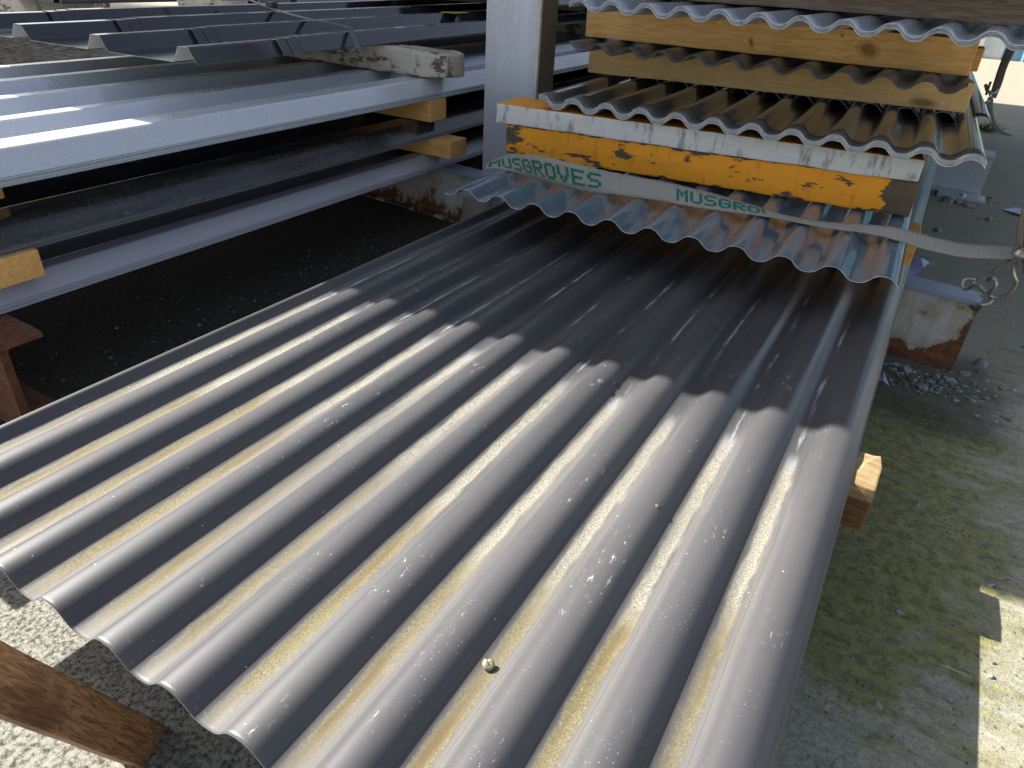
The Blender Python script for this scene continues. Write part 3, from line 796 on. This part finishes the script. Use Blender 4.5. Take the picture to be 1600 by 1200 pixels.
# plastic band round the dark pack with curled tail ends
def band_path():
    xs = [(-1.268, -.004), (-1.262, .020), (-1.316, .062), (-1.352, .062), (-1.40, .050)]
    return xs
t = empty('plastic_band', (-1.3, 1.45, ZD)); tag(t, 'grey plastic strapping band tied round the dark ribbed pack with loose curled ends', 'strapping')
a0 = [(-1.345, 1.395, ZD-.006), (-1.270, 1.410, ZD-.004), (-1.262, 1.425, ZD+.008), (-1.312, 1.462, ZD+.040), (-1.362, 1.50, ZD+.044), (-1.60, 1.60, ZD+.042), (-1.87, 1.74, ZD+.043), (-2.08, 1.78, ZD+.070)]
a1 = [(p[0]+.002, p[1]+.015, p[2]) for p in a0]
wl = bpy.context.view_layer
def P_(o, e):
    o.parent = e; o.matrix_parent_inverse = Matrix.Translation(-Vector(e.location)); return o
P_(ribbon('band', a0, a1, .0012, M['band'])[0], t)
b0 = [(-1.87, 1.74, ZD+.066), (-1.98, 1.66, ZD+.072), (-2.05, 1.56, ZD+.078), (-2.00, 1.47, ZD+.074), (-1.88, 1.44, ZD+.066)]
b1 = [(p[0]+.004, p[1]+.004, p[2]+.026) for p in b0]
P_(ribbon('tail', b0, b1, .0012, M['band_pale'])[0], t)
c0 = [(-1.92, 1.80, ZD+.066), (-1.90, 1.83, ZD+.10), (-1.86, 1.86, ZD+.15), (-1.82, 1.90, ZD+.21)]
c1 = [(p[0]+.016, p[1]+.006, p[2]+.004) for p in c0]
P_(ribbon('tail', c0, c1, .0012, M['band_pale'])[0], t)
bmk = box_bm(-.016, .016, -.012, .014, 0, .016, bev=.003); kn = bm_obj('buckle', bmk, M['band'], None, (-1.89, 1.765, ZD+.043)); P_(kn, t)
kp = [(-2.06, 1.60, ZD+.075), (-2.16, 1.50, ZD+.085), (-2.20, 1.44, ZD+.12), (-2.14, 1.43, ZD+.15)]
P_(ribbon('tail', kp, [(p[0], p[1]+.018, p[2]+.01) for p in kp], .0012, M['band_pale'])[0], t)
# sticker
bml = box_bm(-.028, .028, 0, .10, 0, .001); st_ = bm_obj('paper_label', bml, M['yellow'], None, (-1.60, 2.30, ZD+.036), .045)
tag(st_, 'small yellow paper label on a rib of the dark pack far back', 'label')
for q in range(5):
    o = bm_obj('print_line', box_bm(-.020, .020-.004*(q % 2), .012+q*.017, .018+q*.017, .0012, .0018), M['ink'], st_)

# ------------------------------------------------------------------ the woven strap
YS = 1.43
def sy(px): return 1.405+.060*(px-770)/650
top = [(762, 256), (776, 247), (800, 241), (840, 243), (900, 256), (960, 270), (1020, 281), (1080, 294), (1130, 307), (1180, 322), (1230, 337), (1290, 347), (1350, 351), (1400, 356), (1440, 366), (1500, 380), (1550, 384), (1586, 386)]
bot = [(757, 264), (776, 264), (810, 271), (850, 283), (905, 297), (960, 304), (1020, 312), (1080, 323), (1130, 330), (1180, 336), (1230, 344), (1290, 356), (1350, 364), (1400, 375), (1440, 388), (1500, 401), (1550, 404), (1590, 404)]
A = []; B = []
for i, (a, b) in enumerate(zip(top, bot)):
    fr_ = min(1, max(0, (a[0]-1180)/170))             # beyond here the strap lifts off the sheet and twists edge on
    pb = at(*b, Z=.2640) if a[0] <= 1360 else at(*b, Y=1.342+.110*(a[0]-1360)/230)
    lo, hi = pb.y-.01, pb.y+.2
    wid = .047 if a[0] < 1180 else (.047-.022*fr_ if a[0] < 1300 else .025+.020*min(1, (a[0]-1300)/220))
    best = None
    for q in range(120):
        y_ = pb.y+.0004*q*(2.2 if a[0] < 1300 else 1.4); pa = at(*a, Y=y_)
        e_ = abs((pa-pb).length-wid)
        if best is None or e_ < best[0]: best = (e_, pa)
    A.append(best[1]); B.append(pb)
strap = empty('webbing_strap', (-.8, 1.45, .25))
tag(strap, 'frayed grey woven tie down strap with green lettering pulled over the glossy short sheet', 'strap')
so_, SA, SB, SS = ribbon('webbing', A, B, .0022, M['strap'], n=10, cross=4, fuzz=.0016); P_(so_, strap)
GL = {'M': ['10001', '11011', '10101', '10101', '10001', '10001', '10001'], 'U': ['10001', '10001', '10001', '10001', '10001', '10001', '01110'],
      'S': ['01111', '10000', '10000', '01110', '00001', '00001', '11110'], 'G': ['01110', '10001', '10000', '10111', '10001', '10001', '01110'],
      'R': ['11110', '10001', '10001', '11110', '10100', '10010', '10001'], 'O': ['01110', '10001', '10001', '10001', '10001', '10001', '01110'],
      'V': ['10001', '10001', '10001', '10001', '01010', '01010', '00100'], 'E': ['11111', '10000', '10000', '11110', '10000', '10000', '11111']}
def strap_pt(s, v, lift):
    i = 0
    while i < len(SS)-2 and SS[i+1] < s: i += 1
    f_ = (s-SS[i])/max(1e-9, SS[i+1]-SS[i])
    a = SA[i].lerp(SA[i+1], f_); b = SB[i].lerp(SB[i+1], f_)
    tn = (SA[i+1]+SB[i+1]-SA[i]-SB[i]).normalized(); nn = tn.cross(b-a).normalized()
    if nn.y > 0: nn = -nn
    return a.lerp(b, v)+nn*lift
def s_of(px_):
    # arc length where the strap passes a given photo column
    best = 0
    for i, p in enumerate(SA):
        c = (p+SB[i])/2-EYE
        cx = c.x*CR[0][0]+c.y*CR[1][0]+c.z*CR[2][0]; cz = c.x*CR[0][2]+c.y*CR[1][2]+c.z*CR[2][2]
        if 800-F*cx/cz <= px_: best = i
    return SS[best]
def lettering(word, s0, s1):
    adv = (s1-s0)/len(word); cw = adv*.80/5; bm = bmesh.new()
    for li, ch in enumerate(word):
        for r_, row in enumerate(GL[ch]):
            for c_, bit in enumerate(row):
                if bit == '1':
                    sa = s0+li*adv+c_*cw; sb = sa+cw*1.32; va = .20+r_*.60/7; vb = va+.60/7*1.30
                    q = [strap_pt(sa, va, .0016), strap_pt(sb, va, .0016), strap_pt(sb, vb, .0016), strap_pt(sa, vb, .0016)]
                    q2 = [strap_pt(sa, va, .0010), strap_pt(sb, va, .0010), strap_pt(sb, vb, .0010), strap_pt(sa, vb, .0010)]
                    vs = [bm.verts.new(p) for p in q]; v2 = [bm.verts.new(p) for p in q2]
                    bm.faces.new(vs)
                    for k in range(4): bm.faces.new((vs[k], v2[k], v2[(k+1) % 4], vs[(k+1) % 4]))
    bmesh.ops.recalc_face_normals(bm, faces=bm.faces[:])
    o = bm_obj('lettering', bm, M['green']); P_(o, strap)
lettering('MUSGROVES', s_of(765), s_of(944))
lettering('MUSGROVES', s_of(1058), s_of(1262))
# its tail hanging down the front of the white beam on the left
va = [at(724, 306, Y=1.575), at(722, 325, Y=1.575), at(720, 352, Y=1.575)]
vb = [at(766, 306, Y=1.572), at(762, 330, Y=1.572), at(757, 360, Y=1.572)]
P_(ribbon('webbing_tail', va, vb, .0022, M['strap'], n=6, cross=4, fuzz=.001)[0], strap)

# ratchet hook holding the strap at the white beam end
t = empty('strap_hook', (.18, 1.47, .15)); tag(t, 'bent wire hook on the white beam end holding the strap', 'hook')
def rod(name, pts, r, e, mat=None):
    o = bm_obj(name, tube_bm(smooth_path([at(a, b, Y=c) for a, b, c in pts], 6), r, 10), mat or M['chain'], None, smooth=True); P_(o, e); return o
rod('rod', [(1592, 396, 1.455), (1570, 412, 1.462), (1545, 430, 1.470), (1521, 447, 1.478), (1508, 452, 1.488), (1503, 444, 1.496), (1510, 436, 1.50), (1524, 437, 1.497)], .0030, t)
rod('rod', [(1598, 398, 1.450), (1590, 412, 1.455), (1583, 418, 1.457), (1584, 430, 1.459), (1588, 442, 1.462), (1578, 458, 1.466), (1560, 465, 1.470), (1546, 462, 1.472)], .0032, t)
rod('hook_end', [(1519, 441, 1.50), (1530, 447, 1.492), (1540, 456, 1.484), (1549, 465, 1.474), (1546, 473, 1.462), (1534, 477, 1.458), (1524, 480, 1.470)], .0036, t)
rod('hook_end', [(1533, 462, 1.470), (1545, 458, 1.466), (1554, 450, 1.462), (1556, 440, 1.462), (1550, 434, 1.466), (1544, 438, 1.470)], .0036, t)
rod('hook_end', [(1533, 477, 1.466), (1528, 484, 1.474), (1524, 492, 1.484)], .0034, t)
t = empty('strap_ratchet', (.2, 1.44, .26)); tag(t, 'rusty ratchet at the right edge where the grey strap ends', 'ratchet')
pr = at(1603, 392, Y=1.45)
for s in (-1, 1):
    bmr = box_bm(-.004, .004, -.004+s*.017, .004+s*.017, -.035, .055, bev=.002); o = bm_obj('side_plate', bmr, M['galv_dark'], None, tuple(pr), rot=(R(12), R(-18), 0)); P_(o, t)
o = bm_obj('spool', tube_bm([(pr.x-.008, pr.y-.024, pr.z-.004), (pr.x-.008, pr.y+.024, pr.z-.004)], .009, 14), M['chain'], None, smooth=True); P_(o, t)
rod('handle', [(1592, 384, 1.45), (1594, 362, 1.455), (1600, 335, 1.462), (1606, 318, 1.468)], .0055, t, M['galv_dark'])

# second strap and hook further back beside the packs
t = empty('webbing_strap', (.12, 2.9, .3)); tag(t, 'slack black webbing strap hooked beside the packs and trailing on the ground far back', 'strap')
ya = 2.95
P_(ribbon('webbing', [at(1578, 62, Y=3.0), at(1562, 100, Y=2.97), at(1552, 130, Y=2.95), at(1546, 150, Y=2.94)], [at(1596, 62, Y=3.0), at(1576, 100, Y=2.97), at(1566, 130, Y=2.95), at(1556, 154, Y=2.94)], .003, M['galv_dark'])[0], t)
P_(ribbon('webbing_tail', [at(1543, 152, Y=2.93), at(1543, 175, Y=2.93), at(1549, 196, Y=2.94), at(1562, 208, Y=2.96), at(1580, 213, Y=2.98)], [at(1552, 152, Y=2.93), at(1552, 175, Y=2.93), at(1557, 192, Y=2.94), at(1568, 204, Y=2.96), at(1582, 211, Y=2.98)], .003, M['mid_grey'])[0], t)
t = empty('strap_hook', (.12, 2.9, .25)); tag(t, 'small pale wire hook on the far strap beside the packs', 'hook')
rod('rod', [(1547, 146, 2.94), (1550, 160, 2.94), (1544, 158, 2.93), (1537, 165, 2.93), (1534, 172, 2.93), (1531, 182, 2.93)], .0045, t)
rod('hook_end', [(1540, 132, 2.95), (1543, 142, 2.94), (1553, 145, 2.94), (1560, 138, 2.95)], .005, t)
rod('rod', [(1548, 128, 2.95), (1544, 138, 2.94), (1541, 148, 2.93)], .004, t, M['galv_dark'])

# ------------------------------------------------------------------ leaning timber at the near left
def stake():
    A1 = at(262, 1135, Z=.002); B1 = at(222, 1200, Z=.002)
    D = Vector((103.4*.35-126.7*.65, .35*508+.65*433, 0)); E = at(830, 1430, Z=0)-EYE; E = -E.normalized()   # up along the timber
    wv_ = (B1-A1); wv_ -= E*wv_.dot(E); wdt = wv_.length; wv_.normalize(); nv = E.cross(wv_).normalized()
    if nv.dot(EYE-A1) > 0: nv = -nv      # thickness goes away from the viewer
    bm = board_bm(.85, wdt, .020, 91, rough=.0006, seg=60, bev=.0015)
    if E.cross(wv_).dot(nv) < 0:
        for v in bm.verts: v.co.z = -v.co.z
        bmesh.ops.reverse_faces(bm, faces=bm.faces[:]); nv = -nv
    mt = Matrix((E, wv_, nv)).transposed().to_4x4(); mt.translation = A1
    o = bm_obj('leaning_timber', bm, M['brown_wood']); o.matrix_world = mt
    return tag(o, 'brown wet timber leaning in the near left corner', 'timber')
stake()

# ------------------------------------------------------------------ stones, scraps, snail
def rock_mesh(name, s, seed, mat, sub=2):
    bm = bmesh.new(); bmesh.ops.create_icosphere(bm, subdivisions=sub, radius=1.0)
    off = Vector((seed*5.1, seed*2.3, seed))
    rnd = random.Random(seed); sc = Vector((s*rnd.uniform(.8, 1.25), s*rnd.uniform(.7, 1.1), s*rnd.uniform(.5, .8)))
    cuts = [(Vector((rnd.uniform(-1, 1), rnd.uniform(-1, 1), rnd.uniform(-.3, 1))).normalized(), rnd.uniform(.55, .85)) for _ in range(7)]
    for v in bm.verts:
        for n_, d_ in cuts:
            e = v.co.dot(n_)-d_
            if e > 0: v.co -= n_*e
        v.co += mnoise.noise_vector(v.co*2+off)*.10
        v.co = Vector((v.co.x*sc.x, v.co.y*sc.y, v.co.z*sc.z))
    me = bpy.data.meshes.new(name); bm.to_mesh(me); bm.free(); me.materials.append(mat); return me, sc
big = [(1530, 572, .017, 'largest angular grey stone at the foot of the white beam'), (1508, 586, .010, 'rounded grey stone touching the corner of the white beam'),
       (1440, 607, .012, 'bluish angular stone in front of the white beam'), (1399, 572, .010, 'pale stone beside the dark sheet at the beam foot'),
       (1414, 580, .013, 'oval grey stone in front of the beam foot'), (1486, 597, .010, 'flat stone below the end of the white beam'),
       (1464, 590, .009, 'dark stone under the white beam end'), (1583, 610, .008, 'small dark stone furthest right of the beam foot'),
       (1405, 957, .0062, 'single dark pebble on the mossy concrete right of the near sheet'), (1370, 1104, .0062, 'single grey pebble nearest the bottom right of the sheet'),
       (1483, 1095, .0050, 'pebble beside the sunlit patch of concrete'), (1433, 789, .0066, 'pebble on the moss right of the timber block'),
       (1548, 914, .006, 'dark pebble at the top of the sunlit patch of concrete'), (1558, 917, .005, 'second pebble at the top of the sunlit patch'),
       (1572, 655, .008, 'grey pebble on the moss near the right edge'), (1556, 660, .005, 'small pebble left of the one near the right edge'),
       (1547, 1057, .0038, 'tiny pebble lying in the sunlit patch'), (1390, 893, .003, 'tiny dark pebble on the brightest moss'),
       (1512, 322, .020, 'grey stone at the far silver beam foot'), (1480, 316, .022, 'dark stone in front of the far silver beam'),
       (1497, 318, .015, 'small stone between the two at the far silver beam'), (1464, 360, .012, 'lone stone between the two beams'),
       (1548, 344, .013, 'lone stone right of the far beam'), (1450, 413, .015, 'dark pebble lying on the lilac plastic scrap')]
for i, (a, b, s, lb) in enumerate(big):
    me, sc = rock_mesh('stone', s, i+1, M['stone'] if i % 3 else M['stone'])
    o = bpy.data.objects.new('stone', me); col.objects.link(o); p = at(a, b, Z=.0); o.location = (p.x, p.y, sc.z*.35)
    o.rotation_euler = (0, 0, i*1.3); tag(o, lb, 'stone', 'loose stones on the concrete')
# gravel too small to count
def gravel(name, spots, label, seed, dark=.55):
    rnd = random.Random(seed); bm = bmesh.new()
    for (cx, cy, rx, ry, n, smin, smax) in spots:
        for _ in range(n):
            a_ = rnd.random()*6.283; rr = rnd.random()**.6
            x, y = cx+math.cos(a_)*rr*rx, cy+math.sin(a_)*rr*ry
            s = smin+(smax-smin)*rnd.random()**3
            r0 = bmesh.ops.create_icosphere(bm, subdivisions=1, radius=s)
            ex = Vector((rnd.uniform(.7, 1.3), rnd.uniform(.7, 1.3), rnd.uniform(.45, .8))); rz_ = Matrix.Rotation(rnd.random()*6, 3, 'Z')
            for v in r0['verts']:
                v.co = rz_ @ Vector((v.co.x*ex.x, v.co.y*ex.y, v.co.z*ex.z))*(1+rnd.uniform(-.18, .18)); v.co += Vector((x, y, s*.25))
            mi = 0 if rnd.random() < dark else 1
            for f_ in {f_ for v in r0['verts'] for f_ in v.link_faces}: f_.material_index = mi
    o = bm_obj(name, bm, [M['stone_dark'], M['stone']]); return tag(o, label, 'gravel', None, 'stuff')
gravel('gravel', [(.10, 1.405, .13, .055, 420, .0012, .0065), (.20, 1.42, .07, .10, 130, .001, .006), (.17, 3.0, .10, .07, 90, .003, .010), (.12, 1.30, .16, .10, 60, .001, .003),
                  (.32, 1.1, .33, .75, 380, .0005, .0024), (.25, .70, .2, .5, 260, .0004, .0018), (.3, 2.3, .3, .7, 200, .0008, .004), (-.5, .12, .3, .12, 260, .0005, .0022)], 'dark grit and fine gravel heaped round the beam feet', 5)
gravel('grit', [(-1.05, 1.15, .22, .35, 420, .001, .0045), (-1.2, .85, .25, .35, 300, .001, .004), (-.98, 1.36, .12, .12, 140, .002, .009)], 'black grit and small stones on the wet ground between the stacks', 6, .88)
# plastic scraps
def scrap(pts, z, label, bend=.01, mat=None):
    ps_ = [at(a, b, Z=0) for a, b in pts]; c = sum(ps_, Vector())/len(ps_); bm = bmesh.new()
    vs = [bm.verts.new((p.x-c.x, p.y-c.y, z+bend*((i*37 % 5)/5))) for i, p in enumerate(ps_)]
    f_ = bm.faces.new(vs); r_ = bmesh.ops.extrude_face_region(bm, geom=[f_])
    for g in r_['geom']:
        if isinstance(g, bmesh.types.BMVert): g.co.z += .0008
    bmesh.ops.recalc_face_normals(bm, faces=bm.faces[:])
    o = bm_obj('plastic_scrap', bm, mat or M['film'], None, (c.x, c.y, 0)); tag(o, label, 'plastic scrap')
scrap([(1416, 434), (1420, 420), (1436, 412), (1452, 414), (1440, 426), (1432, 436)], .004, 'lilac plastic scrap lying behind the white beam', .015)
scrap([(1362, 596), (1370, 575), (1376, 590), (1388, 608), (1378, 604)], .004, 'pointed lilac plastic scrap beside the dark sheet at the beam foot', .012)
scrap([(1566, 329), (1585, 327), (1604, 334), (1608, 342), (1588, 338)], .003, 'dark lilac plastic scrap near the right edge of the yard', .01)
# snail sitting in a valley
def snail():
    p = at(763, 1032, Z=.158); t = empty('snail', (p.x, p.y, .1525)); t.scale = (.74, .74, .74); tag(t, 'small snail sitting in a silty valley of the dark sheet', 'snail')
    pts = []; n = 60
    for i in range(n+1):
        f_ = i/n; a_ = -f_*2.6*2*math.pi; r_ = .0042*f_**1.2; pts.append((math.cos(a_)*r_, math.sin(a_)*r_, .0045+(1-f_)*.0034))
    bm = tube_bm(pts, .002, 10, taper=lambda f_: .0009+.0034*f_); bm_obj('shell', bm, M['shell'], t, (0, 0, 0), smooth=True, rot=(.5, .35, .4))
    bm = tube_bm([(.009*math.cos(.6)*k-.003, -.009*math.sin(.6)*k, .0012) for k in (0, .3, .6, .9, 1.1)], .002, 8, taper=lambda f_: .0023*(1-f_)+.0006); bm_obj('body', bm, M['stone_dark'], t, smooth=True)
snail()
# water drops near the shadow edge
for i, (a, b, r_) in enumerate(((940, 597, .0058), (926, 603, .0042), (1028, 790, .0030), (962, 590, .0036))):
    p = at(a, b, Z=.168); bm = bmesh.new(); bmesh.ops.create_uvsphere(bm, u_segments=16, v_segments=8, radius=r_)
    x_ = p.x-XV; zz = .152+wave_z(x_)
    for v in bm.verts: v.co.z *= .35
    o = bm_obj('dried_droplet', bm, M['stone_dark'], None, (p.x, p.y, zz), smooth=True)
    o.rotation_euler = (0, -math.atan(AMP*2*math.pi/P*math.sin(2*math.pi*x_/P)), 0)
    tag(o, ['largest dark droplet by the shadow edge of the dark sheet', 'smaller dark droplet left of the largest one', 'lone dark droplet on the sunlit dark sheet', 'dark droplet right of the largest one'][i], 'droplet', 'dark droplets on the dark sheet')

# ------------------------------------------------------------------ surroundings
# added unseen screen; its near vertical edge throws the shade over the yard
def screen():
    t = empty('shade_screen', (-2.42, .74, 0)); tag(t, 'tall grey sheeted screen on posts, added unseen to shade the yard', 'screen')
    n = 90; V = []; Fc = []
    for i in range(n*4+1):
        y = i/(n*4)*5.0; x = .008*math.cos(2*math.pi*y/.0762)
        for z in (.80, 2.75): V.append((x, y, z)); V.append((x-.0012, y, z))
    for i in range(n*4):
        a = i*4; b = a+4
        Fc += [(a, b, b+2, a+2), (a+1, a+3, b+3, b+1), (a, a+1, b+1, b), (a+2, b+2, b+3, a+3)]
    Fc += [(0, 2, 3, 1)]
    mesh('panel', V, Fc, M['cladding'], t, smooth=True)
    for y in (.02, 2.4, 4.9): bm_obj('post', box_bm(-.09, -.02, y, y+.07, 0, 2.75, bev=.003), M['galv'], t)
    for z in (.9, 1.8, 2.65): bm_obj('rail', box_bm(-.019, -.011, .1, 4.88, z, z+.05), M['galv'], t)
screen()
# far wall behind the lit strip of yard
t = empty('yard_wall', (-9, 9.6, 0)); tag(t, 'white and blue ribbed wall at the back of the yard', 'wall')
def wall_part(name, x0, x1, mat, zt):
    V = []; Fc = []; x = x0; i = 0
    while x < x1:
        dy = 0 if (i//1) % 2 == 0 else -.035
        V += [(x, dy, 0), (x+.16, dy, 0), (x+.16, dy, zt), (x, dy, zt)]; k = len(V)-4; Fc.append((k, k+1, k+2, k+3))
        if x+.20 < x1: V += [(x+.16, dy, 0), (x+.2, -.035-dy, 0), (x+.2, -.035-dy, zt), (x+.16, dy, zt)]; k = len(V)-4; Fc.append((k, k+1, k+2, k+3))
        x += .2; i += 1
    for v in list(V): pass
    nV = len(V); V += [(x0, .08, 0), (x1, .08, 0), (x1, .08, zt), (x0, .08, zt)]; Fc += [(nV+1, nV, nV+3, nV+2)]
    mesh(name, V, Fc, mat, t)
wall_part('white_panel', 4, 9.35, M['white_clad'], 2.6); wall_part('blue_panel', 9.36, 12, M['blue_clad'], 2.6); wall_part('grey_panel', -6, 3.99, M['cladding'], 2.6)
# distant racks of dark packs along the far left, each its own pack on cream cribs
for i, (x, y, z, L, w_, mt) in enumerate(((-4.6, 2.7, .30, 2.6, 4, 'black'), (-4.3, 5.2, .28, 2.4, 4, 'navy_black'), (-2.9, 6.4, .34, 2.5, 4, 'mid_grey'), (-1.4, 7.1, .30, 1.8, 4, 'black'))):
    lbs = ['dark ribbed pack on a cream crib at the far left', 'blue black pack in the row behind the left stack', 'grey pack on its crib near the back wall', 'small black pack nearest the post in the back row']
    t = empty('sheet_pack', (x, y, z)); tag(t, lbs[i], 'sheet pack', 'packs standing far back in the yard')
    for k in range(4): sheet_mesh('sheet', trap_profile(w_, .25, .034, .026, .04, .02), L, .0008, (M[mt], M['edge_metal']), ny=2, smooth=False, seed=i, parent=t, loc=(0, 0, k*.004))
    for yy in (.2, L-.4):
        o = board('timber_bearer', 1.12, .10, z-.001, M['flaky_white'], (x-1.12, y+yy, 0), 0, seed=100+i, rough=.003, bev=.005, seg=10)
        tag(o, '%s timber under the %s' % ('near' if yy < 1 else 'far', lbs[i]), 'timber')
# weeds at the far foot
def weed(p, label, seed):
    rnd = random.Random(seed); bm = bmesh.new()
    for _ in range(46):
        a_ = rnd.random()*6.28; l = rnd.uniform(.03, .09); q = Vector((rnd.uniform(-.04, .04), rnd.uniform(-.04, .04), 0)); dirv = Vector((math.cos(a_), math.sin(a_), rnd.uniform(.3, 1.3))).normalized()
        sd = dirv.cross(Vector((0, 0, 1))).normalized()*rnd.uniform(.004, .011)
        a1_, a2_ = q+dirv*l*.5-sd, q+dirv*l*.5+sd; e = q+dirv*l+Vector((0, 0, -.01))
        vs = [bm.verts.new(v) for v in (q, a1_, e, a2_)]; bm.faces.new(vs)
    o = bm_obj('weed', bm, M['leaf'], None, p); tag(o, label, 'weed')
weed((.23, 4.6, 0), 'small green weed growing beside the far end of the packs', 1)
